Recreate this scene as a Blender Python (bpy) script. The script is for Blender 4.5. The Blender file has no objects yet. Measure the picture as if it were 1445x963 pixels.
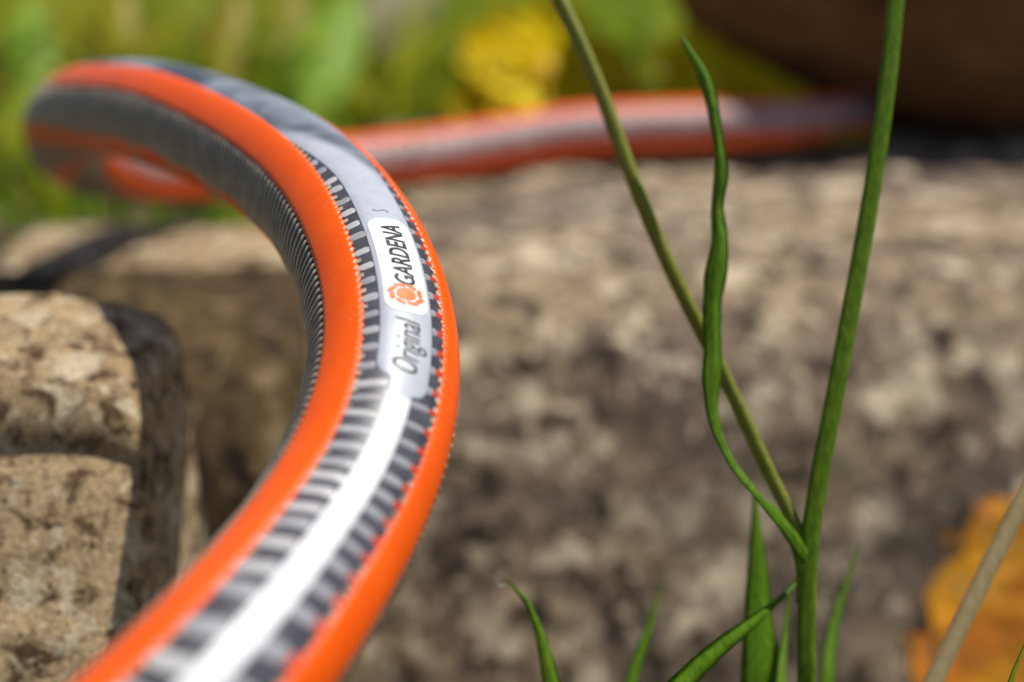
import bpy, bmesh, math, random
import numpy as np
from mathutils import Vector, Matrix, noise

random.seed(7)
rng = np.random.default_rng(7)
C = bpy.context.scene.collection
SC = bpy.context.scene

# ------------------------------------------------------------------ camera, sky, sun, exposure
FPX, CX, CY = 1800.0, 722.5, 481.5          # focal length and centre in photograph pixels
PITCH = math.radians(19.0)
CAM = np.array([0.0, 0.0, 0.26])
cd = bpy.data.cameras.new('camera'); cam = bpy.data.objects.new('camera', cd); C.objects.link(cam)
cam.location = CAM; cam.rotation_euler = (math.pi/2 - PITCH, 0, 0)
cd.sensor_width = 36; cd.lens = FPX/1445*36
cd.clip_start = 0.005; cd.clip_end = 400
cd.dof.use_dof = True; cd.dof.focus_distance = 0.149; cd.dof.aperture_fstop = 8.4
SC.camera = cam

SUN = Vector((0.40, 0.10, 0.92)).normalized()
w = bpy.data.worlds.new('World'); SC.world = w; w.use_nodes = True
nt = w.node_tree; bg = nt.nodes['Background']
sky = nt.nodes.new('ShaderNodeTexSky'); sky.sky_type = 'NISHITA'; sky.sun_disc = False
sky.sun_elevation = math.asin(SUN.z); sky.sun_rotation = math.atan2(SUN.x, SUN.y)
nt.links.new(sky.outputs[0], bg.inputs[0]); bg.inputs[1].default_value = 0.075
sl = bpy.data.lights.new('sun', 'SUN'); sl.energy = 4.6; sl.angle = math.radians(0.5); sl.color = (1, 0.94, 0.85)
so = bpy.data.objects.new('sun', sl); C.objects.link(so); so.location = (1, 0.3, 2)
so.rotation_euler = SUN.to_track_quat('Z', 'Y').to_euler()
SC.view_settings.view_transform = 'Standard'; SC.view_settings.look = 'None'
SC.view_settings.exposure = 0.15; SC.view_settings.gamma = 1; SC.view_settings.use_curve_mapping = False
SC.render.engine = 'CYCLES'
SC.cycles.use_denoising = True
SC.cycles.max_bounces = 8

def at(px, py, Z):
    """photo pixel at depth Z (metres along the view axis) -> world point"""
    x = (px-CX)/FPX*Z; y = (py-CY)/FPX*Z
    s, c = math.sin(PITCH), math.cos(PITCH)
    return np.array([x, -y*s + Z*c, -y*c - Z*s]) + CAM

def project(p):
    q = np.asarray(p) - CAM
    s, c = math.sin(PITCH), math.cos(PITCH)
    Z = q[..., 1]*c - q[..., 2]*s; y = -q[..., 1]*s - q[..., 2]*c
    return CX + q[..., 0]/Z*FPX, CY + y/Z*FPX, Z

# ------------------------------------------------------------------ helpers
def tag(o, label=None, cat=None, group=None, kind=None):
    if label: o['label'] = label
    if cat: o['category'] = cat
    if group: o['group'] = group
    if kind: o['kind'] = kind
    return o

def mesh_obj(name, verts, faces, mat, parent=None, smooth=True):
    me = bpy.data.meshes.new(name)
    me.from_pydata([tuple(v) for v in verts], [], [tuple(f) for f in faces])
    if smooth: me.polygons.foreach_set('use_smooth', [True]*len(me.polygons))
    me.materials.append(mat); me.update()
    o = bpy.data.objects.new(name, me); C.objects.link(o)
    if parent: put(o, parent)
    return o

def put(o, parent):
    o.parent = parent
    o.matrix_parent_inverse = Matrix.Translation(-Vector(parent.location))

def empty(name, loc):
    o = bpy.data.objects.new(name, None); C.objects.link(o); o.location = tuple(loc)
    o.empty_display_size = 0.01
    return o

class Mat:
    def __init__(s, name):
        s.m = bpy.data.materials.new(name); s.m.use_nodes = True
        s.nt = s.m.node_tree; s.p = s.nt.nodes['Principled BSDF']; s.out = s.nt.nodes['Material Output']
    def n(s, t, **kw):
        x = s.nt.nodes.new(t)
        for k, v in kw.items():
            if k.startswith('i_'): x.inputs[k[2:].replace('_', ' ')].default_value = v
            else: setattr(x, k, v)
        return x
    def l(s, a, b): s.nt.links.new(a, b)
    def coord(s, scale=(1, 1, 1)):
        t = s.n('ShaderNodeTexCoord'); mp = s.n('ShaderNodeMapping'); mp.inputs['Scale'].default_value = scale
        s.l(t.outputs['Object'], mp.inputs['Vector']); return mp.outputs[0]
    def noise(s, vec, scale, detail=5, rough=0.6, dist=0.0):
        x = s.n('ShaderNodeTexNoise'); x.inputs['Scale'].default_value = scale; x.inputs['Detail'].default_value = detail
        x.inputs['Roughness'].default_value = rough; x.inputs['Distortion'].default_value = dist
        s.l(vec, x.inputs['Vector']); return x.outputs['Fac']
    def ramp(s, fac, stops):
        r = s.n('ShaderNodeValToRGB'); e = r.color_ramp.elements
        while len(e) < len(stops): e.new(0.5)
        for k, (p, c) in enumerate(stops):
            e[k].position = p; e[k].color = (c, c, c, 1) if not isinstance(c, tuple) else (*c, 1)
        s.l(fac, r.inputs[0]); return r.outputs[0]
    def mix(s, fac, a, b, mode='MIX'):
        x = s.n('ShaderNodeMix', data_type='RGBA', blend_type=mode)
        for val, sock in ((fac, x.inputs[0]), (a, x.inputs[6]), (b, x.inputs[7])):
            if isinstance(val, tuple): sock.default_value = (*val, 1)
            elif isinstance(val, (int, float)): sock.default_value = val
            else: s.l(val, sock)
        return x.outputs[2]
    def bump(s, h, strength, dist):
        b = s.n('ShaderNodeBump'); b.inputs['Strength'].default_value = strength; b.inputs['Distance'].default_value = dist
        s.l(h, b.inputs['Height']); s.l(b.outputs[0], s.p.inputs['Normal']); return b
    def set(s, **kw):
        for k, v in kw.items():
            k = k.replace('_', ' ')
            if isinstance(v, tuple): s.p.inputs[k].default_value = (*v, 1)
            elif isinstance(v, (int, float)): s.p.inputs[k].default_value = v
            else: s.l(v, s.p.inputs[k])
        return s

def plastic(name, col, rough=0.3, coat=0.0, var=0.12, grain=0.15):
    m = Mat(name); v = m.coord()
    f = m.noise(v, 260, 4, 0.65)
    c = m.mix(m.ramp(f, [(0.3, 0.0), (0.75, 1.0)]), tuple(x*(1-var) for x in col), tuple(min(1, x*(1+var)) for x in col))
    m.set(Base_Color=c, Roughness=m.ramp(m.noise(v, 600, 3), [(0.3, rough*0.75), (0.8, rough*1.35)]), Coat_Weight=coat, Coat_Roughness=0.12)
    m.bump(m.noise(v, 5200, 2, 0.5), grain, 0.00004)
    return m.m

def leafy(name, c0, c1, transl=0.35, scale=60, rough=0.45, attr=False):
    """plant skin: principled plus translucency"""
    m = Mat(name)
    if attr:
        a = m.n('ShaderNodeAttribute', attribute_name='tone'); f = a.outputs['Fac']
        col = m.ramp(f, [(0.0, c0), (0.5, c1), (0.8, (0.42, 0.34, 0.05)), (1.0, (0.50, 0.42, 0.20))])
    else:
        v = m.coord((1, 1, 0.05)); f = m.noise(v, scale*24, 4, 0.7)
        col = m.mix(m.ramp(f, [(0.3, 0.0), (0.7, 1.0)]), c0, c1)
        m.bump(m.noise(m.coord((1, 1, 0.04)), 2600, 2), 0.4, 0.0001)
    m.set(Base_Color=col, Roughness=rough, Specular_IOR_Level=0.25)
    t = m.n('ShaderNodeBsdfTranslucent'); m.l(col, t.inputs[0])
    x = m.n('ShaderNodeMixShader'); x.inputs[0].default_value = transl
    m.l(m.p.outputs[0], x.inputs[1]); m.l(t.outputs[0], x.inputs[2]); m.l(x.outputs[0], m.out.inputs[0])
    return m.m

def stone_mat(name, dark, mid, warm, pale, pale_amt=0.5, scale=1.0, bump=0.7):
    m = Mat(name); v = m.coord()
    big = m.noise(v, 26*scale, 5, 0.6, 0.4)
    med = m.noise(v, 120*scale, 6, 0.62, 0.6)
    fine = m.noise(v, 620*scale, 5, 0.7)
    base = m.mix(m.ramp(big, [(0.40, 0.0), (0.58, 1.0)]), mid, warm)
    base = m.mix(m.ramp(med, [(0.40, 1.0), (0.50, 0.0)]), base, dark)
    spots = m.ramp(m.noise(v, 95*scale, 2.5, 0.45, 0.5), [(0.62-0.12*pale_amt, 0.0), (0.69-0.12*pale_amt, 0.9)])
    base = m.mix(spots, base, pale)
    spots2 = m.ramp(m.noise(v, 240*scale, 3, 0.5, 0.3), [(0.60, 0.0), (0.66, 0.8)])
    base = m.mix(spots2, base, pale)
    grit = m.ramp(fine, [(0.30, 0.45), (0.5, 1.0), (0.72, 1.35)])
    base = m.mix(1.0, base, grit, 'MULTIPLY')
    pits = m.ramp(m.noise(v, 300*scale, 3, 0.6), [(0.31, 1.0), (0.37, 0.0)])
    base = m.mix(pits, base, (0.025, 0.018, 0.012))
    m.set(Base_Color=base, Roughness=0.9, Specular_IOR_Level=0.25)
    h = m.mix(0.5, m.noise(v, 200*scale, 8, 0.75), fine)
    m.bump(h, bump, 0.0022)
    return m.m

# ------------------------------------------------------------------ ground: one sheet, a terrace held up by the stones
def smooth01(t): t = np.clip(t, 0, 1); return t*t*(3-2*t)
SOIL_Z = 0.168
def ground_z(x, y):
    back = 0.36 + 0.10*smooth01((x+0.02)/0.12)
    z = SOIL_Z*smooth01((y-(back-0.06))/0.05)
    return z
xs = np.concatenate([[-150, -60, -25, -10, -4, -2], np.linspace(-1.2, 1.2, 81), [2, 4, 10, 25, 60, 150]])
ys = np.concatenate([[-150, -60, -25, -8, -3, -1.2], np.linspace(-0.6, 1.8, 121), [2.5, 4, 10, 25, 60, 150]])
gx, gy = np.meshgrid(xs, ys); gz = ground_z(gx, gy)
for i in range(gz.shape[0]):
    for j in range(gz.shape[1]):
        if abs(gx[i, j]) < 3 and abs(gy[i, j]) < 3:
            gz[i, j] += 0.012*noise.fractal(Vector((gx[i, j]*9, gy[i, j]*9, 3)), 1, 2, 4)
nx = len(xs)
gv = np.stack([gx, gy, gz], -1).reshape(-1, 3)
gf = [(i*nx+j, i*nx+j+1, (i+1)*nx+j+1, (i+1)*nx+j) for i in range(len(ys)-1) for j in range(nx-1)]
m = Mat('soil'); v = m.coord()
c = m.mix(m.ramp(m.noise(v, 14, 6), [(0.42, 0.0), (0.6, 1.0)]), (0.085, 0.06, 0.03), (0.07, 0.10, 0.018))
c = m.mix(m.ramp(m.noise(v, 160, 5), [(0.35, 0.0), (0.7, 0.6)]), c, (0.16, 0.13, 0.06))
m.set(Base_Color=c, Roughness=0.95); m.bump(m.noise(v, 120, 6), 0.8, 0.006)
tag(mesh_obj('ground', gv, gf, m.m), kind='structure')

# ------------------------------------------------------------------ stones
def rounded_stone(name, mat, fn, nu, nv):
    """closed skin from fn(u, v) with u round the profile and v along the length (caps closed by shrinking ends)"""
    V = []; F = []
    for j in range(nv+1):
        for i in range(nu):
            V.append(fn(i/nu, j/nv))
    for j in range(nv):
        for i in range(nu):
            a = j*nu+i; b = j*nu+(i+1) % nu
            F.append((a, b, b+nu, a+nu))
    F.append(tuple(range(nu))[::-1]); F.append(tuple(range(nv*nu, nv*nu+nu)))
    return mesh_obj(name, V, F, mat)

def profile_pt(poly, u):
    """point on a closed polyline at fraction u"""
    P = [Vector(p) for p in poly]; n = len(P)
    L = [(P[(i+1) % n]-P[i]).length for i in range(n)]; T = sum(L); d = u*T
    for i in range(n):
        if d <= L[i] or i == n-1: return P[i].lerp(P[(i+1) % n], min(1, d/L[i]))
        d -= L[i]

def round_poly(poly, r, k=6):
    out = []; n = len(poly)
    for i in range(n):
        p0, p1, p2 = Vector(poly[i-1]), Vector(poly[i]), Vector(poly[(i+1) % n])
        a = p1+(p0-p1).normalized()*min(r, (p0-p1).length*0.45); b = p1+(p2-p1).normalized()*min(r, (p2-p1).length*0.45)
        for q in range(k+1):
            t = q/k; out.append(a*(1-t)**2 + p1*2*t*(1-t) + b*t*t)
    return out

def make_stone(name, mat, poly, r, x0, x1, shear, rise, nu, nv, seed, amp, end_r):
    """poly: (y, z) profile at x = x0; shear: y shift per metre of x; rise: z of the top per metre"""
    P = round_poly([(a, b) for a, b in poly], r)
    cy = sum(p.x for p in P)/len(P); cz = sum(p.y for p in P)/len(P)
    zmax = max(p.y for p in P); zmin = min(p.y for p in P)
    U = [profile_pt(P, i/nu) for i in range(nu)]
    def fn(u, v):
        x = x0 + (x1-x0)*v; d = min(x-x0, x1-x)
        k = 1.0
        if d < end_r: k = 1 - (1-math.sqrt(max(0, 1-(1-d/end_r)**2)))*(end_r/max(0.03, zmax-zmin))*1.6
        p = U[int(round(u*nu)) % nu]
        y = cy+(p.x-cy)*k; z = cz+(p.y-cz)*k
        y += shear*(x-x0); z += rise*(x-x0)*(z-zmin)/(zmax-zmin)
        q = Vector((x, y, z)); s = Vector((seed, seed*1.7, -seed))
        nrm = Vector((0, p.x-cy, p.y-cz)); nrm = nrm.normalized() if nrm.length > 0 else nrm
        h = amp*(1.0*noise.fractal((q*16+s), 0.8, 2, 4) + 0.5*noise.fractal(q*75+s, 0.7, 2.1, 5))
        h += 0.5*amp*(noise.noise(q*34+s*3) - 0.6*abs(noise.noise(q*48-s)))
        crack = noise.noise(Vector((q.x*9, q.y*18, q.z*34))+s)
        h -= amp*0.55*max(0, 1-abs(crack)/0.07)
        h = max(-amp*1.6, min(amp*1.6, h))
        h += 0.16*amp*noise.fractal(q*260+s, 0.6, 2.1, 3)
        jit = 0.25*amp*noise.noise(q*50-s); z += 0.35*amp*noise.noise(q*38+s*2)
        return (x+jit, y+nrm.x*h, z+nrm.y*h)
    return rounded_stone(name, mat, fn, nu, nv)

M_main = stone_mat('grey_brown_stone', (0.054, 0.039, 0.028), (0.162, 0.120, 0.090), (0.33, 0.245, 0.150), (0.62, 0.51, 0.35), 0.32, 0.85)
M_left = stone_mat('warm_pale_stone', (0.15, 0.088, 0.045), (0.48, 0.335, 0.185), (0.64, 0.465, 0.26), (0.80, 0.66, 0.45), 0.6, 1.9, 1.0)
M_shade = stone_mat('shade_dark_stone', (0.012, 0.008, 0.004), (0.060, 0.036, 0.016), (0.095, 0.060, 0.022), (0.20, 0.14, 0.07), 0.2, 1.0)  # very dark browns put the shade of the gap into the stone colour

# main stone: top at z = .182, front face leaning towards the camera as it goes down
st = make_stone('stone', M_main, [(0.205, 0.0), (0.240, 0.105), (0.254, 0.150), (0.272, 0.171), (0.31, 0.1795), (0.47, 0.186), (0.50, 0.0)], 0.016, -0.050, 0.30, 0.13, 0.0, 400, 320, 3.1, 0.0046, 0.012)
tag(st, 'large grey brown stone with pale lichen spots carrying the far hose', 'stone', 'stones of the low wall')
sl_ = make_stone('stone', M_left, [(0.060, 0.0), (0.143, 0.178), (0.1475, 0.1868), (0.1512, 0.1885), (0.1500, 0.1910), (0.153, 0.1985), (0.180, 0.2040), (0.20, 0.0)], 0.006, -0.21, -0.0515, 0.08, 0.0, 300, 260, 12.7, 0.0062, 0.016)
tag(sl_, 'warm pale stone with a dark horizontal crack, left of the hose', 'stone', 'stones of the low wall')
sd = make_stone('stone', M_shade, [(0.205, 0.0), (0.222, 0.150), (0.240, 0.172), (0.300, 0.178), (0.31, 0.0)], 0.014, -0.19, -0.046, 0.05, 0.0, 90, 110, 21.3, 0.0036, 0.012)
tag(sd, 'stone coloured dark as shade, set back in the gap beside the pale stone', 'stone', 'stones of the low wall')
sc_ = make_stone('stone', M_left, [(0.292, 0.0), (0.296, 0.174), (0.338, 0.180), (0.35, 0.0)], 0.012, -0.135, -0.02, 0.03, 0.0, 90, 120, 33.9, 0.003, 0.014)
tag(sc_, 'buff stone with a flat pale top behind the dark gap, under the hose loop', 'stone', 'stones of the low wall')

# boulder upper right
def boulder():
    V = []; F = []; nu, nv = 120, 70
    c = Vector((0.243, at(1350, 205, 0.433)[1]+0.049, 0.186+0.085))
    for j in range(nv+1):
        th = math.pi*j/nv
        for i in range(nu):
            ph = 2*math.pi*i/nu
            d = Vector((math.sin(th)*math.cos(ph), math.sin(th)*math.sin(ph), math.cos(th)))
            d2 = Vector([math.copysign(abs(x)**0.68, x) for x in d])
            p = Vector((d2.x*0.19, d2.y*0.085, d2.z*(0.056 if d2.z > 0 else 0.09)))
            h = 0.006*noise.fractal(p*14+Vector((5, 2, 9)), 0.8, 2, 5) + 0.0025*noise.fractal(Vector((p.x*20, p.y*60, p.z*90)), 0.8, 2, 4)
            V.append(c + p + d*h)
    for j in range(nv):
        for i in range(nu):
            a = j*nu+i; b = j*nu+(i+1) % nu
            F.append((a, a+nu, b+nu, b))
    m = Mat('dark_red_brown_rock'); v = m.coord((1, 2, 4))
    c_ = m.mix(m.ramp(m.noise(v, 20, 6, 0.65, 0.6), [(0.35, 0.0), (0.65, 1.0)]), (0.075, 0.026, 0.006), (0.27, 0.115, 0.030))
    m.set(Base_Color=c_, Roughness=0.85); m.bump(m.noise(v, 120, 6), 0.6, 0.003)
    return mesh_obj('boulder', V, F, m.m)
tag(boulder(), 'dark reddish brown boulder at the top right, hose vanishing beneath it', 'boulder')

# ------------------------------------------------------------------ hose
R = 0.0085
ctrl = [  # px, py, depth, roll of the printed band towards the viewer's normal
    (322, 957, .1070, -6), (386, 873, .1155, -6), (456, 772, .1265, 1), (511, 665, .1345, 9), (541, 560, .1415, 15), (540, 450, .1495, 22),
    (487, 322, .163, 41), (412, 243, .177, 56), (325, 195, .192, 70), (245, 165, .207, 82), (160, 152, .231, 92), (108, 163, .254, None), (92, 187, .275, None),
    (108, 217, .297, None), (180, 239, .322, -16), (300, 243, .345, -15), (430, 240, .362, -15), (560, 228, .376, -15), (700, 207, .388, -15),
    (810, 189, .395, -15), (960, 181, .402, -15), (1120, 177, .408, -20)]
pts = [at(a, b, z) for a, b, z, _ in ctrl]
p0, p1 = pts[0], pts[1]
lead = [np.array([-0.215, -0.012, 0.012]), np.array([-0.185, -0.005, 0.035]), np.array([-0.150, 0.010, 0.100]), np.array([-0.112, 0.030, 0.165]), at(-10, 1265, .096), at(116, 1157, .0995), at(228, 1052, .103)]
tail = [at(1185, 170, .427), at(1215, 162, .46), at(1215, 150, .52), at(1180, 140, .62)]
K = lead + pts + tail; KI0 = len(lead)
K = np.array(K)
def catmull(K, n=40):
    out = []; idx = []
    Q = np.vstack([2*K[0]-K[1], K, 2*K[-1]-K[-2]])
    for i in range(len(K)-1):
        a, b, c, d = Q[i:i+4]
        ta, tb, tc = (np.linalg.norm(b-a))**.5, (np.linalg.norm(c-b))**.5, (np.linalg.norm(d-c))**.5
        m1 = ((b-a)/ta - (c-a)/(ta+tb) + (c-b)/tb)*tb; m2 = ((c-b)/tb - (d-b)/(tb+tc) + (d-c)/tc)*tb
        for q in range(n):
            t = q/n
            out.append((2*t**3-3*t*t+1)*b + (t**3-2*t*t+t)*m1 + (-2*t**3+3*t*t)*c + (t**3-t*t)*m2)
    out.append(K[-1]); return np.array(out)
path = catmull(K)
def resample(path, ds):
    L = np.concatenate([[0], np.cumsum(np.linalg.norm(np.diff(path, axis=0), axis=1))])
    s = np.arange(0, L[-1], ds); return np.stack([np.interp(s, L, path[:, k]) for k in range(3)], 1), s
DS = 0.00025
path, S = resample(path, DS)
def gauss(a, sig):
    n = int(3*sig); k = np.exp(-0.5*(np.arange(-n, n+1)/sig)**2); k /= k.sum()
    pad = np.concatenate([2*a[0]-a[n:0:-1], a, 2*a[-1]-a[-2:-n-2:-1]])
    return np.stack([np.convolve(pad[:, i], k, 'valid') for i in range(a.shape[1])], 1)
path = gauss(path, 0.006/DS)
T = np.gradient(path, axis=0); T /= np.linalg.norm(T, axis=1)[:, None]
# rotation minimising frame
N = np.zeros_like(T); n0 = np.cross(T[0], [0, 0, 1.0]); n0 /= np.linalg.norm(n0); N[0] = n0
for i in range(1, len(T)):
    n_ = N[i-1] - T[i]*np.dot(N[i-1], T[i]); N[i] = n_/np.linalg.norm(n_)
B = np.cross(T, N)
# roll so that the printed band lies as seen at the control points
ks, kr = [], []
for (a, b, z, roll), p in zip(ctrl, pts):
    if roll is None: continue
    i = int(np.argmin(np.linalg.norm(path-p, axis=1)))
    vdir = CAM - path[i]; vdir = vdir - T[i]*np.dot(vdir, T[i]); vdir /= np.linalg.norm(vdir)
    side = np.cross(T[i], vdir)
    want = vdir*math.cos(math.radians(roll)) + side*math.sin(math.radians(roll))
    ang = math.atan2(np.dot(want, B[i]), np.dot(want, N[i]))
    if kr: ang += 2*math.pi*round((kr[-1]-ang)/(2*math.pi))
    ks.append(S[i]); kr.append(ang)
print('BASE', [round(float(p[2]-R-0.0002),4) for p in pts])
print('ROLL', [round(math.degrees(a)) for a in kr])
roll = np.interp(S, ks, kr); roll = gauss(roll[:, None], 0.008/DS)[:, 0]
A = N*np.cos(roll)[:, None] + B*np.sin(roll)[:, None]; Bq = np.cross(T, A)

def H(s, phi, r):
    """hose surface: s along the axis, phi round it (0 = middle of the print), r from the axis"""
    s = np.asarray(s, float); f = np.clip(s/DS, 0, len(S)-1.001); i = f.astype(int); t = (f-i)[..., None]
    L = lambda a: a[i]*(1-t) + a[i+1]*t
    phi = np.asarray(phi, float)[..., None]; r = np.asarray(r, float)[..., None]
    return L(path) + r*(np.cos(phi)*L(A) + np.sin(phi)*L(Bq))
SEND = S[-1]
smax_near = S[int(np.argmin(np.linalg.norm(path-pts[8], axis=1)))]
s_first = S[int(np.argmin(np.linalg.norm(path-pts[0], axis=1)))]
_ss = np.arange(s_first-0.02, smax_near, 0.0001); _py = project(H(_ss, np.zeros_like(_ss), np.full_like(_ss, R)))[1]
def s_at(y): return float(_ss[int(np.argmin(abs(_py-y)))])

RAD = math.radians
PITCH_Y = 0.0025                                     # spacing of the reinforcing yarn
W_HALF, O_END, G_END, O2_END = RAD(33), RAD(69), RAD(121), RAD(160)
hose = empty('garden_hose', path[0]*[1, 1, 0])
tag(hose, 'ribbed grey garden hose with bright orange stripes, looping over the stones', 'hose')

def strip(name, mat, s, ph, rfun, parent=hose, closed=False):
    """grid over arrays s x ph"""
    SS, PP = np.meshgrid(s, ph, indexing='ij'); V = H(SS, PP, rfun(SS, PP)).reshape(-1, 3)
    n = len(ph); F = []
    for i in range(len(s)-1):
        for j in range(n-1 if not closed else n):
            k = (j+1) % n
            F.append((i*n+j, (i+1)*n+j, (i+1)*n+k, i*n+k))
    return mesh_obj(name, V, F, mat, parent)

RIB = 0.00125
def body_r(s, p):
    ap = np.abs((p+np.pi) % (2*np.pi) - np.pi)
    rib = 0.5+0.5*np.cos(2*np.pi*(s/RIB - p*1.3))
    rib2 = 0.5+0.5*np.cos(2*np.pi*(s/0.0041 + p*1.3))
    amt = np.where(ap > O_END-0.02, 1.0, 0.12)
    wob = 0.00005*np.sin(s*420+1.3*p)
    return R - 0.00012 + amt*0.00034*rib**0.8 + amt*0.00004*rib2 + wob

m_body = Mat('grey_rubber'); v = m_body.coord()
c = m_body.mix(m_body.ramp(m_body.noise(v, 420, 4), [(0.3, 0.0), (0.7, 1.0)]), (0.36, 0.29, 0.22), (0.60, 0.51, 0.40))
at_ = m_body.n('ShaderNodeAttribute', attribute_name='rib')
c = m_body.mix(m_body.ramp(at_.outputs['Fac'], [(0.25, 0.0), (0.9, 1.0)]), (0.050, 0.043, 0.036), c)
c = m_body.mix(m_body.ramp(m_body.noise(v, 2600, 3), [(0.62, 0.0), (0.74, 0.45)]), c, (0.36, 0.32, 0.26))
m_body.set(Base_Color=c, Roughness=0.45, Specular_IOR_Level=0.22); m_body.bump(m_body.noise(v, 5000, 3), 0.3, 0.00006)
m_window = Mat('dark_clear_wall'); v = m_window.coord()
m_window.set(Base_Color=m_window.mix(m_window.ramp(m_window.noise(v, 500, 4), [(0.35, 0.0), (0.7, 1.0)]), (0.034, 0.034, 0.046), (0.080, 0.078, 0.095)), Roughness=0.45, Coat_Weight=0.25, Coat_Roughness=0.3)
m = Mat('orange_plastic'); v = m.coord()
c = m.mix(m.ramp(m.noise(v, 180, 5, 0.65), [(0.3, 0.0), (0.75, 1.0)]), (0.86, 0.092, 0.001), (0.95, 0.118, 0.002))
c = m.mix(m.ramp(m.noise(v, 3000, 2, 0.5), [(0.67, 0.0), (0.74, 0.55)]), c, (0.50, 0.36, 0.25))
c = m.mix(m.ramp(m.noise(v, 900, 4, 0.7), [(0.66, 0.0), (0.76, 0.35)]), c, (0.40, 0.09, 0.02))
m.set(Base_Color=c, Roughness=m.ramp(m.noise(v, 420, 5, 0.7), [(0.3, 0.28), (0.75, 0.50)]), Specular_IOR_Level=0.28, Coat_Weight=0.04, Coat_Roughness=0.2)
m.bump(m.noise(v, 4200, 3, 0.6), 0.35, 0.00005); m_orange = m.m
m_orange_low = m_orange
m_white = plastic('white_print', (0.70, 0.71, 0.74), 0.5, 0.05, 0.05, 0.3)
m_yarn = plastic('white_yarn', (0.40, 0.40, 0.42), 0.3, 0.4, 0.12)
m_yarns = [m_yarn, plastic('dull_yarn', (0.32, 0.32, 0.34), 0.35, 0.3, 0.15), plastic('pale_yarn', (0.48, 0.47, 0.47), 0.3, 0.4, 0.15)]
m_yarn2 = plastic('grey_yarn', (0.30, 0.30, 0.33), 0.35, 0.5, 0.15)
m_red = plastic('reflection_fleck', (0.55, 0.05, 0.02), 0.4, 0.3, 0.1)  # reflection of the orange stripe on the yarn ends, put in as red colour
m_ink = plastic('dark_ink', (0.018, 0.024, 0.03), 0.7)
m_inkgrey = plastic('grey_ink', (0.30, 0.31, 0.35), 0.6)
m_inkorange = plastic('orange_ink', (0.85, 0.15, 0.005), 0.45)
m = Mat('clouded_clear_wall'); v = m.coord()
c = m.mix(m.ramp(m.noise(v, 70, 3, 0.5, 0.4), [(0.40, 0.0), (0.60, 1.0)]), (0.06, 0.068, 0.085), (0.24, 0.265, 0.31))
fa = m.n('ShaderNodeAttribute', attribute_name='fade')
pale = m.mix(m.ramp(m.noise(v, 300, 4, 0.6), [(0.3, 0.0), (0.75, 1.0)]), (0.38, 0.41, 0.47), (0.46, 0.49, 0.55))
pale = m.mix(m.ramp(m.noise(v, 2600, 2), [(0.66, 0.0), (0.72, 0.5)]), pale, (0.2, 0.2, 0.22))
c = m.mix(fa.outputs['Fac'], pale, c)
m.set(Base_Color=c, Roughness=0.45, Coat_Weight=0.15, Coat_Roughness=0.25); m.bump(m.noise(v, 4200, 3), 0.3, 0.00005); m_silver = m.m
m = Mat('faded_pink_wall'); v = m.coord()
c = m.mix(m.ramp(m.noise(v, 420, 3, 0.6), [(0.4, 0.0), (0.6, 1.0)]), (0.26, 0.13, 0.12), (0.46, 0.33, 0.32))
m.set(Base_Color=c, Roughness=0.5); m.bump(m.noise(v, 1500, 3), 0.5, 0.0002); m_faded = m.m
m_mid = plastic('mid_grey_print', (0.24, 0.27, 0.33), 0.5, 0.1, 0.2)

s_all = np.concatenate([np.arange(0, s_first-0.02, 0.0004), np.arange(s_first-0.02, smax_near, 0.000125), np.arange(smax_near, SEND-0.0003, 0.00025)])
nph = 90
ph_body = np.linspace(W_HALF*0.9, 2*np.pi-W_HALF*0.9, nph)
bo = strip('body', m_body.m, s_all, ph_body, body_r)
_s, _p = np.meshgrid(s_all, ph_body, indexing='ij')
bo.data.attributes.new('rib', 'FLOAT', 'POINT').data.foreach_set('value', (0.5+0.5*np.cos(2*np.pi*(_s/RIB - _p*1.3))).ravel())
strip('clear_wall', m_window.m, np.arange(0, SEND-0.0003, 0.0008), np.linspace(-W_HALF*1.02, W_HALF*1.02, 24), lambda s, p: R-0.0001+0*s)

def make_stripe(a0, a1, mat=m_orange):
    """raised coloured stripe; its edges are scalloped by the yarn underneath"""
    q = np.linspace(0, 1, 22)
    s = np.arange(0, SEND-0.0003, 0.0002)
    SS, QQ = np.meshgrid(s, q, indexing='ij')
    scal = RAD(0.9)*np.cos(2*np.pi*SS/0.00105)
    PP = (a0 - scal*np.sign(a1-a0)*(1-QQ)**3) + (a1-a0)*QQ + scal*QQ**3
    edge = np.minimum(QQ, 1-QQ)
    rr = R - 0.00012 + 0.00034*np.clip(edge/0.10, 0, 1)**0.5 + 0.000022*np.cos(2*np.pi*(SS/0.00105 - PP*1.9)) * np.exp(-(edge/0.16)**2) + 0.000009*np.cos(2*np.pi*(SS/0.00105 - PP*1.9))
    V = H(SS, PP, rr).reshape(-1, 3); n = len(q)
    F = [(i*n+j, (i+1)*n+j, (i+1)*n+j+1, i*n+j+1) for i in range(len(s)-1) for j in range(n-1)]
    return mesh_obj('orange_stripe', V, F, mat, hose)
make_stripe(-O_END, -W_HALF); make_stripe(W_HALF, O_END); make_stripe(-O2_END, -G_END); make_stripe(G_END, O2_END)

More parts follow.
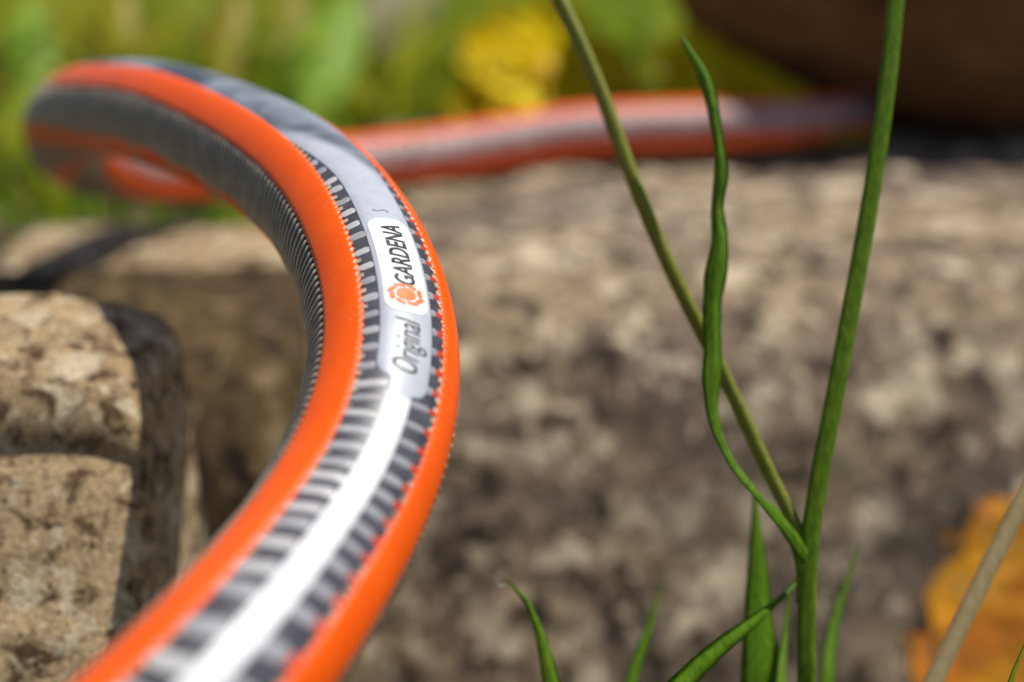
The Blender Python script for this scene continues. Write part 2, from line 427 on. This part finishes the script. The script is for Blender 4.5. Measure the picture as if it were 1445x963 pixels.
# printed band: narrow line that widens into the label block
s_b0, s_b1 = s_at(552), s_at(536)          # where the line widens
W_LINE, W_LAB = RAD(9.8), RAD(20.5)
s_far = S[int(np.argmin(np.linalg.norm(path-pts[13], axis=1)))]
def band_half(s, left):
    t = (s - (s_b1 if left else s_b0))/0.0022
    k = np.clip(t, 0, 1); k = np.sqrt(1-(1-k)**2)
    return W_LINE + (W_LAB-W_LINE)*k + (W_HALF*1.0-W_LAB)*smooth01((s-s_at(262))/0.018)*(1-smooth01((s-s_far)/0.02)) + (RAD(25)-W_LAB)*smooth01((s-s_far)/0.02)
s_cap0, s_cap1 = s_at(441), s_at(309)
s_lab_end = smax_near + 0.05
sb_ = np.unique(np.concatenate([np.arange(0, s_b0-0.001, 0.0008), np.arange(s_b0-0.001, s_b0+0.006, 0.00008), np.arange(s_b0+0.006, smax_near-0.05, 0.0006), np.arange(smax_near-0.05, smax_near+0.005, 0.00015), np.arange(smax_near+0.005, SEND-0.001, 0.0006)]))
sb_ = sb_[np.concatenate([[True], np.diff(sb_) > 0.00006])]
qq = np.linspace(-1, 1, 15)
SS, QQ = np.meshgrid(sb_, qq, indexing='ij')
half = np.where(QQ < 0, band_half(SS, True), band_half(SS, False))
V = H(SS, QQ*half, R + 0.00004 - 0.0001*(np.abs(QQ) > 0.99)); n = len(qq)
Vf = V.reshape(-1, 3)
i_split = int(np.searchsorted(sb_, s_b0-0.0006))
F1 = [(i*n+j, (i+1)*n+j, (i+1)*n+j+1, i*n+j+1) for i in range(i_split) for j in range(n-1)]
F2 = [(i*n+j, (i+1)*n+j, (i+1)*n+j+1, i*n+j+1) for i in range(i_split, len(sb_)-1) for j in range(n-1)]
mesh_obj('white_line', Vf, F1, m_white, hose)
i_up = int(np.searchsorted(sb_, s_at(262)+0.002)); i_far = int(np.searchsorted(sb_, s_far+0.012))
cut = lambda a, b: [(i*n+j, (i+1)*n+j, (i+1)*n+j+1, i*n+j+1) for i in range(a, b) for j in range(n-1)]
s_end = s_at(258)
near_f = cut(i_split, i_far)
label_band = mesh_obj('label_band', Vf, near_f, m_silver, hose)
fade = smooth01((SS - (s_end + 0.016*((1-QQ)/2)**1.5))/0.006)
label_band.data.attributes.new('fade', 'FLOAT', 'POINT').data.foreach_set('value', fade.ravel())
mesh_obj('faded_wall', Vf, cut(i_far, len(sb_)-1), m_faded, hose)

# white capsule on the label
def capsule():
    s = np.linspace(s_cap0, s_cap1, 120); r = 0.0016; hw = RAD(17.2)*R
    d = np.minimum(s-s_cap0, s_cap1-s); k = np.clip(d/r, 0, 1); h_ = hw - r*(1-np.sqrt(1-(1-k)**2))
    SS, QQ = np.meshgrid(s, np.linspace(-1, 1, 13), indexing='ij'); PP = QQ*h_[:, None]/R
    V = H(SS, PP, np.full_like(SS, R+0.00009)).reshape(-1, 3); n = 13
    F = [(i*n+j, (i+1)*n+j, (i+1)*n+j+1, i*n+j+1) for i in range(len(s)-1) for j in range(n-1)]
    return mesh_obj('badge', V, F, m_white, label_band)
capsule()

def flat_to_hose(name, verts2, faces, s0, phi0, r, mat, parent):
    v = np.array(verts2); P = H(s0+v[:, 0], phi0 - v[:, 1]/R, np.full(len(v), r))
    return mesh_obj(name, P, faces, mat, parent, smooth=False)

def lettering(text, s_a, s_z, phi_base, cap, shear, offset, mat, r):
    cu = bpy.data.curves.new('lettering', 'FONT'); cu.body = text; cu.size = 1; cu.shear = shear; cu.offset = offset; cu.resolution_u = 6
    tmp = bpy.data.objects.new('lettering_tmp', cu); C.objects.link(tmp)
    dg = bpy.context.evaluated_depsgraph_get(); me = bpy.data.meshes.new_from_object(tmp.evaluated_get(dg))
    bpy.data.objects.remove(tmp)
    bm = bmesh.new(); bm.from_mesh(me); bpy.data.meshes.remove(me)
    for k in range(-4, 14):
        g = bm.verts[:] + bm.edges[:] + bm.faces[:]
        bmesh.ops.bisect_plane(bm, geom=g, plane_co=(0, k*0.1, 0), plane_no=(0, 1, 0))
    bmesh.ops.triangulate(bm, faces=bm.faces[:])
    bm.verts.ensure_lookup_table()
    co = np.array([v.co for v in bm.verts]); fc = [[q.index for q in f.verts] for f in bm.faces]; bm.free()
    x0, x1 = co[:, 0].min(), co[:, 0].max(); capu = 0.70
    co2 = np.stack([(co[:, 0]-x0)/(x1-x0)*(s_z-s_a), co[:, 1]/capu*cap], 1)
    return flat_to_hose('lettering', co2, fc, s_a, phi_base, r, mat, label_band)

lettering('Original', s_at(524), s_at(450), RAD(9.5), 0.0029, 0.25, -0.004, m_ink, R+0.00010)
lettering('GARDENA', s_at(402), s_at(319), RAD(8.0), 0.00225, 0.22, 0.018, m_ink, R+0.00014)
lettering('S', s_at(300), s_at(296), RAD(5.0), 0.0020, 0.2, 0.0, m_inkgrey, R+0.00010)

def emblem():
    """orange disc ringed by eight slanted blades"""
    SX = 0.74; r0 = 0.00116
    cs = s_at(416)
    vs = [(0, 0)] + [(SX*r0*math.cos(a), r0*math.sin(a)) for a in np.linspace(0, 2*math.pi, 33)[:-1]]
    fs = [(0, 1+i, 1+(i+1) % 32) for i in range(32)]
    o = flat_to_hose('emblem', vs, fs, cs, RAD(0), R+0.00014, m_inkorange, label_band)
    V = list(vs); F = list(fs)
    for k in range(8):
        a = 2*math.pi*k/8; n_ = 7; b = len(V)
        for q in range(n_):
            t = q/(n_-1); th = a + t*0.70; ri = 0.00130 + 0.00028*t; ro = 0.00188 + 0.00032*t
            V += [(SX*ri*math.cos(th), ri*math.sin(th)), (SX*ro*math.cos(th), ro*math.sin(th))]
        F += [(b+2*q, b+2*q+1, b+2*q+3, b+2*q+2) for q in range(n_-1)]
    me = o.data; P = np.array(V); X = H(cs+P[:, 0], -P[:, 1]/R, np.full(len(P), R+0.00014))
    me.clear_geometry(); me.from_pydata([tuple(x) for x in X], [], F); me.update()
emblem()
# yarn threads showing through the clear wall, either side of the print
def yarn_geo(sc, a0, a1, wd, slope, n=7, k=5):
    q = np.linspace(0, 1, n); c_ = np.linspace(-1, 1, k)
    QQ, CC = np.meshgrid(q, c_, indexing='ij')
    taper = np.where((QQ < 0.02) | (QQ > 0.98), 0.6, 1.0)
    ph = a0+(a1-a0)*QQ; s = sc + slope*(ph) + CC*wd*taper
    r = R - 0.00014 + 0.00013*np.sqrt(np.clip(1-CC**2, 0, 1))
    V = H(s, ph, r).reshape(-1, 3)
    F = [(i*k+j, i*k+j+1, (i+1)*k+j+1, (i+1)*k+j) for i in range(n-1) for j in range(k-1)]
    return V, F
near0, near1 = s_first-0.012, s_at(205)
rest = {'white': ([], []), 'grey': ([], []), 'red': ([], [])}
def add_rest(key, g):
    V, F = rest[key]; b = len(V); V.extend(map(tuple, g[0])); F.extend([tuple(i+b for i in f) for f in g[1]])
kk = 0
s = 0.006
while s < SEND-0.006:
    jit = rng.normal(0, 0.00008); wj = 0.00060*rng.uniform(0.85, 1.15)*(1 + 0.65*float(smooth01((s_at(600)-s)/0.02)))
    hl = float(band_half(np.array(s-0.0005), True)); hr = float(band_half(np.array(s+0.0005), False))
    gl = yarn_geo(s+jit, -W_HALF-0.01, -hl-0.004-abs(rng.normal(0, 0.012)), wj, 0.0022+rng.normal(0, 0.0004))
    gr = yarn_geo(s+jit, hr+0.004, W_HALF-RAD(7.0), wj*0.9, 0.0022)
    gd = yarn_geo(s+jit, W_HALF-RAD(7.5), W_HALF+0.02, wj*0.8, 0.0022, 4)
    if s > s_far:
        gd = yarn_geo(s+jit, hr+0.02, W_HALF+0.02, wj*0.8, 0.0022, 4)
        add_rest('red', yarn_geo(s+PITCH_Y*0.5, -W_HALF-0.01, -hl-0.05, wj*0.7, 0.0022, 4))
    if hl > W_HALF-RAD(6):
        s += PITCH_Y; continue
    if near0 < s < near1:
        mesh_obj('yarn', *gl, m_yarns[int(rng.integers(3))], hose); mesh_obj('yarn', *gr, m_yarn2, hose); mesh_obj('reflection_fleck', *gd, m_red, hose)
    else:
        add_rest('white', gl); add_rest('grey', gr); add_rest('red', gd)
    s += PITCH_Y*(1 + 0.35*float(smooth01((s_at(600)-s)/0.02)))
for key, mt, nm in (('white', m_yarn, 'distant_yarn'), ('grey', m_yarn2, 'distant_yarn'), ('red', m_red, 'distant_fleck')):
    o = mesh_obj(nm, *rest[key], mt, hose); o['kind'] = 'stuff'

# ------------------------------------------------------------------ plants
def smooth_curve(P, n):
    P = np.array(P, float); Q = catmull(P, 12); q, s_ = resample(Q, max(1e-5, 0.0)) if False else (Q, None)
    L = np.concatenate([[0], np.cumsum(np.linalg.norm(np.diff(Q, axis=0), axis=1))]); t = np.linspace(0, L[-1], n)
    return np.stack([np.interp(t, L, Q[:, k]) for k in range(3)], 1)

def stem_geo(P, r0, r1, n=50, k=14, groove=0.12, node=None):
    Q = smooth_curve(P, n); V = []; F = []
    T_ = np.gradient(Q, axis=0); T_ /= np.linalg.norm(T_, axis=1)[:, None]
    up = np.array([0.0, 1.0, 0.2])
    for i in range(n):
        a = np.cross(T_[i], up); a /= np.linalg.norm(a); b = np.cross(a, T_[i]); t = i/(n-1)
        r = r0+(r1-r0)*t
        if node: r *= 1+0.35*math.exp(-((t-node)/0.018)**2)
        for j in range(k):
            th = 2*math.pi*j/k; rr = r*(1+groove*math.cos(3*th+0.6))
            V.append(Q[i]+rr*(math.cos(th)*a+math.sin(th)*b))
    for i in range(n-1):
        for j in range(k):
            F.append((i*k+j, i*k+(j+1) % k, (i+1)*k+(j+1) % k, (i+1)*k+j))
    F.append(tuple(range(k))[::-1]); F.append(tuple(range((n-1)*k, n*k)))
    return V, F

def blade_geo(P, width, n=44, side=(1, 0, 0), twist=(0, 0), fold=0.35, w=None):
    """grass leaf: a folded strip with thickness; width profile w(t)"""
    Q = smooth_curve(P, n); V = []; F = []
    T_ = np.gradient(Q, axis=0); T_ /= np.linalg.norm(T_, axis=1)[:, None]
    k = 7; th_ = width*0.05
    for i in range(n):
        t = i/(n-1); sd_ = np.array(side, float); sd_ = sd_-T_[i]*np.dot(sd_, T_[i]); sd_ /= np.linalg.norm(sd_); nr = np.cross(T_[i], sd_)
        a = math.radians(twist(t) if callable(twist) else twist[0]+(twist[1]-twist[0])*t); s2 = sd_*math.cos(a)+nr*math.sin(a); n2 = np.cross(T_[i], s2)
        hw = width*0.5*(w(t) if w else (0.6+0.4*min(1, t/0.4) if t < 0.72 else max(0.04, 1-((t-0.72)/0.28)**2.2)))
        for sgn in (1, -1):
            for j in range(k):
                c_ = (2*j/(k-1)-1)*sgn
                V.append(Q[i] + s2*hw*c_ + n2*(fold*hw*(abs(c_)-0.5) + sgn*th_*(1-abs(c_)**2)))
    m_ = 2*k
    for i in range(n-1):
        for j in range(m_):
            F.append((i*m_+j, i*m_+(j+1) % m_, (i+1)*m_+(j+1) % m_, (i+1)*m_+j))
    return V, F

G1 = leafy('fresh_green', (0.055, 0.13, 0.002), (0.16, 0.27, 0.006), 0.2, rough=0.55)
G2 = leafy('deep_green', (0.055, 0.15, 0.004), (0.17, 0.32, 0.010), 0.35, rough=0.5)
G3 = leafy('olive_stem', (0.15, 0.20, 0.012), (0.28, 0.28, 0.05), 0.2)
STRAW = leafy('straw', (0.34, 0.26, 0.12), (0.46, 0.36, 0.19), 0.2)
ORANGE = leafy('orange_leaf', (0.66, 0.22, 0.006), (0.85, 0.36, 0.02), 0.45, 12)
BROWN = leafy('brown_leaf', (0.36, 0.15, 0.012), (0.50, 0.24, 0.03), 0.4, 20)

# tall grass plant with two stems and a curled leaf
base = at(1137, 990, 0.163); root = at(1135, 1040, 0.162); root[2] = 0.0; root[1] += 0.01
gp = empty('grass_plant', root)
tag(gp, 'tall green grass plant with two diverging stems and a long curling leaf', 'grass plant')
node_pt = at(1145, 745, 0.1635)
mesh_obj('stem', *stem_geo([root, (root+base)/2+[0.001, 0, 0], base, at(1139, 860, .163), node_pt, at(1185, 520, .1645), at(1225, 300, .166), at(1252, 120, .167), at(1264, 0, .168), at(1282, -220, .17), at(1290, -420, .174)], 0.00120, 0.00102, 110, 18, 0.15), G1, gp)
mesh_obj('side_stem', *stem_geo([at(1142, 790, .1635), at(1120, 735, .165), at(1085, 665, .167), at(1020, 525, .169), at(950, 385, .171), at(893, 250, .174), at(845, 120, .177), at(790, 0, .180), at(700, -160, .185), at(600, -310, .19)], 0.00092, 0.00118, 80, 14, 0.12), G3, gp)
def lw(t): return float(np.interp(t, [0, .06, .24, .36, .60, .67, .90, .97, 1], [.9, .75, .6, 1, .92, .62, .58, .55, .25]))*(1+0.10*math.sin(37*t)+0.05*math.sin(71*t))
def ltw(t): return float(np.interp(t, [0, .22, .34, .58, .68, .85, 1], [40, 45, 10, -5, -42, -30, 20])) + 7*math.sin(21*t)
mesh_obj('leaf', *blade_geo([at(1140, 785, .163), at(1118, 755, .162), at(1072, 702, .161), at(1030, 645, .162), at(1008, 585, .163), at(1008, 500, .164), at(1006, 430, .1645), at(1016, 345, .165), at(1012, 290, .166), at(1017, 245, .166), at(1010, 180, .167), at(993, 105, .168), at(962, 52, .169)], 0.0028, 110, (1, 0.25, 0), ltw, 0.55, lw), G2, gp)
mesh_obj('sheath', *stem_geo([at(1082, 712, .1618), at(1104, 740, .1622), at(1122, 766, .1628), at(1132, 800, .1634), at(1134, 850, .1636)], 0.0006, 0.0011, 30, 12, 0.1), G1, gp)
mesh_obj('leaf', *blade_geo([root+[-0.004, 0.004, 0], at(1075, 1010, .172), at(1072, 880, .174), at(1068, 760, .176), at(1064, 690, .178)], 0.0076, 40, (1, 0, 0), (0, 15), 0.3), G2, gp)
mesh_obj('leaf', *blade_geo([root+[-0.002, 0.002, 0], at(1100, 1020, .168), at(1105, 930, .172), at(1112, 840, .175)], 0.0058, 40, (1, 0.5, 0), (0, 25), 0.3), G1, gp)
mesh_obj('leaf', *blade_geo([root+[0.003, 0.004, 0], at(1165, 1000, .18), at(1175, 890, .185), at(1215, 765, .19)], 0.0036, 40, (1, 0, 0), (0, 20), 0.3), G2, gp)

def single_blade(label, P, width, mat, group='short grass blades by the stone', side=(1, 0, 0), tw=(0, 20)):
    V, F = blade_geo(P, width, 40, side, tw, 0.35, None)
    o = mesh_obj('grass_shoot', V, F, mat); return tag(o, label, 'grass', group)
def foot(px, Z): p = at(px, 1000, Z); p[2] = 0.0; return p
single_blade('curved green blade with a dewdrop at its tip, beside the orange hose', [foot(800, .165), at(800, 1100, .165), at(778, 960, .166), at(758, 880, .167), at(735, 835, .168), at(712, 813, .168)], 0.0042, G1)
single_blade('thin dark green blade between the dewdrop blade and tall grass', [foot(870, .182), at(875, 1050, .182), at(893, 955, .184), at(918, 880, .187), at(936, 815, .19)], 0.0036, G2)
single_blade('broad green blade leaning right across the foot of the tall grass', [foot(880, .150), at(900, 1060, .152), at(965, 968, .156), at(1030, 905, .16), at(1085, 862, .164), at(1125, 820, .168)], 0.0062, G2, side=(0.6, 0, -0.8))
dv = at(707, 818, .1675)
bm = bmesh.new(); bmesh.ops.create_uvsphere(bm, u_segments=20, v_segments=14, radius=0.0009)
for v_ in bm.verts: v_.co = Vector((v_.co.x, v_.co.y, v_.co.z*1.1)) + Vector(dv)
me = bpy.data.meshes.new('dewdrop'); bm.to_mesh(me); bm.free()
me.polygons.foreach_set('use_smooth', [True]*len(me.polygons))
m = Mat('water'); m.set(Base_Color=(1, 1, 1), Roughness=0.02, IOR=1.33, Transmission_Weight=1.0); me.materials.append(m.m)
dw = bpy.data.objects.new('dewdrop', me); C.objects.link(dw)
tag(dw, 'tiny clear dewdrop on the tip of the curved green blade', 'dewdrop')

# straw and orange leaf at the lower right
ft = at(1250, 1100, .128); ft[2] = 0
o = mesh_obj('dry_stalk', *stem_geo([ft, at(1285, 1030, .129), at(1320, 955, .13), at(1385, 820, .132), at(1450, 690, .134), at(1520, 540, .137)], 0.00108, 0.0009, 50, 12, 0.1), STRAW)
tag(o, 'bare grey straw stalk leaning in front of the orange lichen', 'stalk')
def leaf_shape(c, ax, sd, L, W, curl, nu=24, nv=12, ragged=0.1, seed=0):
    ax = np.array(ax, float); ax /= np.linalg.norm(ax); sd = np.array(sd, float); sd -= ax*np.dot(sd, ax); sd /= np.linalg.norm(sd); nr = np.cross(ax, sd)
    V = []; F = []
    for lay in (1, -1):
        for i in range(nu+1):
            t = i/nu; hw = W*math.sin(math.pi*min(0.985, 0.03+t*0.95))**0.75*(1+ragged*noise.noise(Vector((t*9, seed, lay*0))))
            for j in range(nv+1):
                q = 2*j/nv-1
                h_ = curl*(q*q-0.3)*W + 0.25*curl*L*(t-0.5)**2 + 0.06*W*noise.noise(Vector((t*5, q*3, seed))) + lay*0.0001
                V.append(np.array(c) + ax*L*(t-0.5) + sd*hw*q + nr*h_)
    n_ = nv+1; o_ = (nu+1)*n_
    for i in range(nu):
        for j in range(nv):
            a = i*n_+j; F.append((a, a+1, a+n_+1, a+n_)); F.append((o_+a, o_+a+n_, o_+a+n_+1, o_+a+1))
    for i in range(nu):
        for j in (0, nv):
            a = i*n_+j; F.append((a, a+n_, o_+a+n_, o_+a))
    return V, F
from mathutils.bvhtree import BVHTree
def crust():
    """lumpy orange lichen following the face of the main stone, with ragged broken edges"""
    me_ = st.data; bv = BVHTree.FromPolygons([v_.co for v_ in me_.vertices], [p_.vertices for p_ in me_.polygons])
    nx_, nz_ = 200, 170; V = []; ok = {}; F = []
    for i in range(nx_+1):
        for k in range(nz_+1):
            x = 0.068 + 0.13*i/nx_; z = 0.035 + 0.125*k/nz_
            hit, nrm, _, _ = bv.ray_cast(Vector((x, -0.2, z)), Vector((0, 1, 0)))
            h = 0.0010 + 0.0008*noise.noise(Vector((x*60, z*60, 4))) + 0.0002*noise.noise(Vector((x*400, z*400, 1)))
            px, py, _ = project(np.array((hit.x, hit.y, hit.z)))
            d = ((max(0, 1420 - 0.25*(py-700) - px))/90)**2 + (max(0, 800-py)/105)**2
            mask = 0.82 - d + 0.62*noise.fractal(Vector((x*150, z*150, 9)), 0.8, 2, 4)
            ok[(i, k)] = mask - 2.2*max(0, (i/nx_-0.62)/0.38)**2 - 2.2*max(0, (0.42-k/nz_)/0.42)**2 > 0
            V.append(hit + nrm*h if nrm.y < 0 else hit - nrm*h)
    for i in range(nx_):
        for k in range(nz_):
            q = [(i, k), (i+1, k), (i+1, k+1), (i, k+1)]
            if all(ok[t] for t in q): F.append([a*(nz_+1)+b for a, b in q])
    m = Mat('orange_lichen'); v = m.coord()
    c_ = m.mix(m.ramp(m.noise(v, 45, 3, 0.5, 0.3), [(0.40, 0.0), (0.60, 1.0)]), (0.66, 0.20, 0.004), (0.95, 0.40, 0.010))
    c_ = m.mix(m.ramp(m.noise(v, 240, 3), [(0.58, 0.0), (0.68, 0.6)]), c_, (0.62, 0.44, 0.22))
    m.set(Base_Color=c_, Roughness=0.8); m.bump(m.noise(v, 700, 5), 0.6, 0.001)
    o = mesh_obj('lichen_crust', V, F, m.m, st); o['label'] = 'orange lichen crust on the lower right of the stone'
    return o
crust()
single_blade('green blade tip at the lower right corner beside the straw stalk', [foot(1400, .15), at(1405, 1050, .15), at(1425, 965, .152), at(1450, 900, .154)], 0.003, G1)

# yellow flowers behind the far hose
YEL = leafy('yellow_petal', (0.86, 0.68, 0.004), (0.90, 0.76, 0.008), 0.4, 10)
YC = leafy('yellow_centre', (0.70, 0.42, 0.004), (0.80, 0.52, 0.01), 0.1)
def flower(px, py, Z, rad, tilt, label, npet=11):
    c = at(px, py, Z); gz_ = float(ground_z(np.array(c[0]), np.array(c[1])))
    rt = empty('yellow_flower', (c[0], c[1]+0.005, gz_)); tag(rt, label, 'flower', 'yellow flowers behind the far hose')
    nrm = np.array([math.sin(tilt)*0.4, -math.sin(tilt), math.cos(tilt)]); nrm /= np.linalg.norm(nrm)
    u = np.cross(nrm, [0, 1, 0.1]); u /= np.linalg.norm(u); w_ = np.cross(nrm, u)
    for k in range(npet):
        a = 2*math.pi*k/npet + rng.uniform(-0.1, 0.1); d = u*math.cos(a)+w_*math.sin(a); sd = np.cross(nrm, d)
        mesh_obj('petal', *leaf_shape(c + d*rad*0.55 + nrm*rad*0.10*rng.uniform(0, 1), d+nrm*0.22, sd, rad*0.95, rad*0.27, 0.4, 10, 6, seed=k+px), YEL, rt)
    V = []; F = []
    for i in range(5):
        for j in range(12):
            th = (i/4)*math.pi/2; a = 2*math.pi*j/12
            V.append(c + nrm*rad*0.18*math.cos(th) + (u*math.cos(a)+w_*math.sin(a))*rad*0.24*math.sin(th))
    for i in range(4):
        for j in range(12): F.append((i*12+j, i*12+(j+1) % 12, (i+1)*12+(j+1) % 12, (i+1)*12+j))
    mesh_obj('centre', V, F, YC, rt)
    mesh_obj('stem', *stem_geo([(c[0], c[1]+0.005, gz_-0.003), (c[0]+0.002, c[1]+0.003, (gz_+c[2])/2), c], 0.0011, 0.0009, 12, 8), G1, rt)
flower(768, 104, .458, .029, 0.9, 'largest yellow flower, left of the slanting grass stem')
flower(838, 112, .462, .017, 0.9, 'yellow flower just behind the slanting grass stem')
flower(705, 92, .468, .018, 0.9, 'yellow flower left of the largest one, away from the stem')
flower(672, 158, .455, .012, 0.8, 'small low yellow flower touching the top of the far hose')
flower(1000, 118, .428, .022, 0.6, 'yellow flower behind the curled grass leaf')
flower(1085, 124, .430, .016, 0.6, 'yellow flower half hidden at the edge of the boulder')

# fallen olive leaf by the boulder
c = at(1185, 203, .405); c[2] = 0.1885
o = mesh_obj('fallen_leaf', *leaf_shape(c, (1, 0.1, 0), (0, 1, 0.1), .034, .006, 0.2), leafy('olive_leaf', (0.22, 0.17, 0.01), (0.32, 0.24, 0.02), 0.2))
tag(o, 'olive yellow leaf lying on the stone at the end of the hose', 'leaf')

# meadow behind: uncountable grass as one object, plus the broad leaves that stand out of it
def meadow(nb):
    V = []; F = []; tone = []
    for b in range(nb):
        y = 0.53 + 1.9*rng.random()**1.5; x = rng.uniform(-0.62, 0.62)*(0.55+y)
        left = x < -0.02
        if left and rng.random() < 0.12: y = rng.uniform(0.37, 0.47)
        if 0.40 < y < 0.56 and -0.04 < x < 0.16: y += 0.2
        z0 = float(ground_z(np.array(x), np.array(y)))-0.004
        clump = noise.noise(Vector((x*7, y*5, 1.0)))
        hgt = rng.uniform(0.03, 0.085)*(1+0.5*clump)*(0.8+0.3*y); lean = rng.normal(0, 0.85, 2); wd = rng.uniform(0.0012, 0.0036)*(0.8+0.5*y)
        if y < 0.5: hgt *= 0.6
        fa = rng.uniform(0, math.pi); sd = np.array([math.cos(fa), math.sin(fa)*0.6, 0])
        t0 = np.clip(0.27+0.10*smooth01((x+0.05)/0.2)+0.60*clump + rng.normal(0, 0.16), 0, 1)
        b0 = len(V)
        for i in range(5):
            t = i/4; p = np.array([x+lean[0]*hgt*t*t, y+lean[1]*hgt*t*t, z0+hgt*t*(1-0.18*t*np.hypot(*lean))]); h_ = wd*(1-t**1.6)+0.0001
            V.append(p-sd*h_); V.append(p+sd*h_); tone += [t0, t0]
        for i in range(4): F.append((b0+2*i, b0+2*i+1, b0+2*i+3, b0+2*i+2))
    o = mesh_obj('meadow_grass', V, F, leafy('meadow', (0.12, 0.27, 0.010), (0.44, 0.46, 0.03), 0.5, attr=True), smooth=True)
    a = o.data.attributes.new('tone', 'FLOAT', 'POINT'); a.data.foreach_set('value', tone)
    tag(o, 'dense meadow grass growing behind the stones', 'grass', kind='stuff')
meadow(26000)

LB = leafy('light_leaf', (0.32, 0.50, 0.04), (0.40, 0.60, 0.08), 0.5, 10)
LY = leafy('yellow_leaf', (0.34, 0.27, 0.015), (0.42, 0.33, 0.03), 0.4, 10)
LP = leafy('pale_leaf', (0.34, 0.32, 0.18), (0.42, 0.38, 0.24), 0.3, 10)
def broad(px, py, Z, L, W, axd, mat, label):
    c = at(px, py, Z); z0 = float(ground_z(np.array(c[0]), np.array(c[1])))
    ax = np.array(axd, float); ax /= np.linalg.norm(ax)
    rt = empty('broad_leaf', (c[0], c[1], z0)); tag(rt, label, 'leaf', 'broad leaves in the meadow')
    mesh_obj('blade', *leaf_shape(c, axd, (1, 0.2, 0.0), L, W, 0.3, 16, 8, seed=px), mat, rt)
    mesh_obj('stalk', *stem_geo([(c[0]-0.01, c[1]+0.004, z0-0.004), (c[0]-0.004, c[1], (c[2]-L*0.45+z0)/2), tuple(c-ax*L*0.48)], 0.0009, 0.0007, 10, 8), G1, rt)
broad(462, 72, .50, .068, .014, (0.25, 0.8, 0.75), LB, 'bright light green leaf above the middle of the hose loop')
broad(545, 22, .55, .070, .014, (0.8, 0.5, 0.5), LP, 'pale beige dry leaf beside the bright green leaf')
broad(318, 55, .52, .055, .009, (0.1, 0.8, 0.8), LY, 'ochre yellow leaf above the top of the hose loop')
broad(395, 30, .56, .06, .012, (0.2, 0.8, 0.6), LY, 'ochre leaf just left of the bright light green leaf')
broad(165, 40, .53, .06, .009, (-0.1, 0.8, 0.8), LY, 'dull yellow leaf in the grass left of the ochre one')
broad(40, 60, .52, .055, .012, (-0.3, 0.8, 0.8), LB, 'light green leaf at the far upper left corner')
broad(15, 185, .48, .04, .008, (0.2, 0.6, 0.8), LB, 'pale green leaf left of the hose bend')
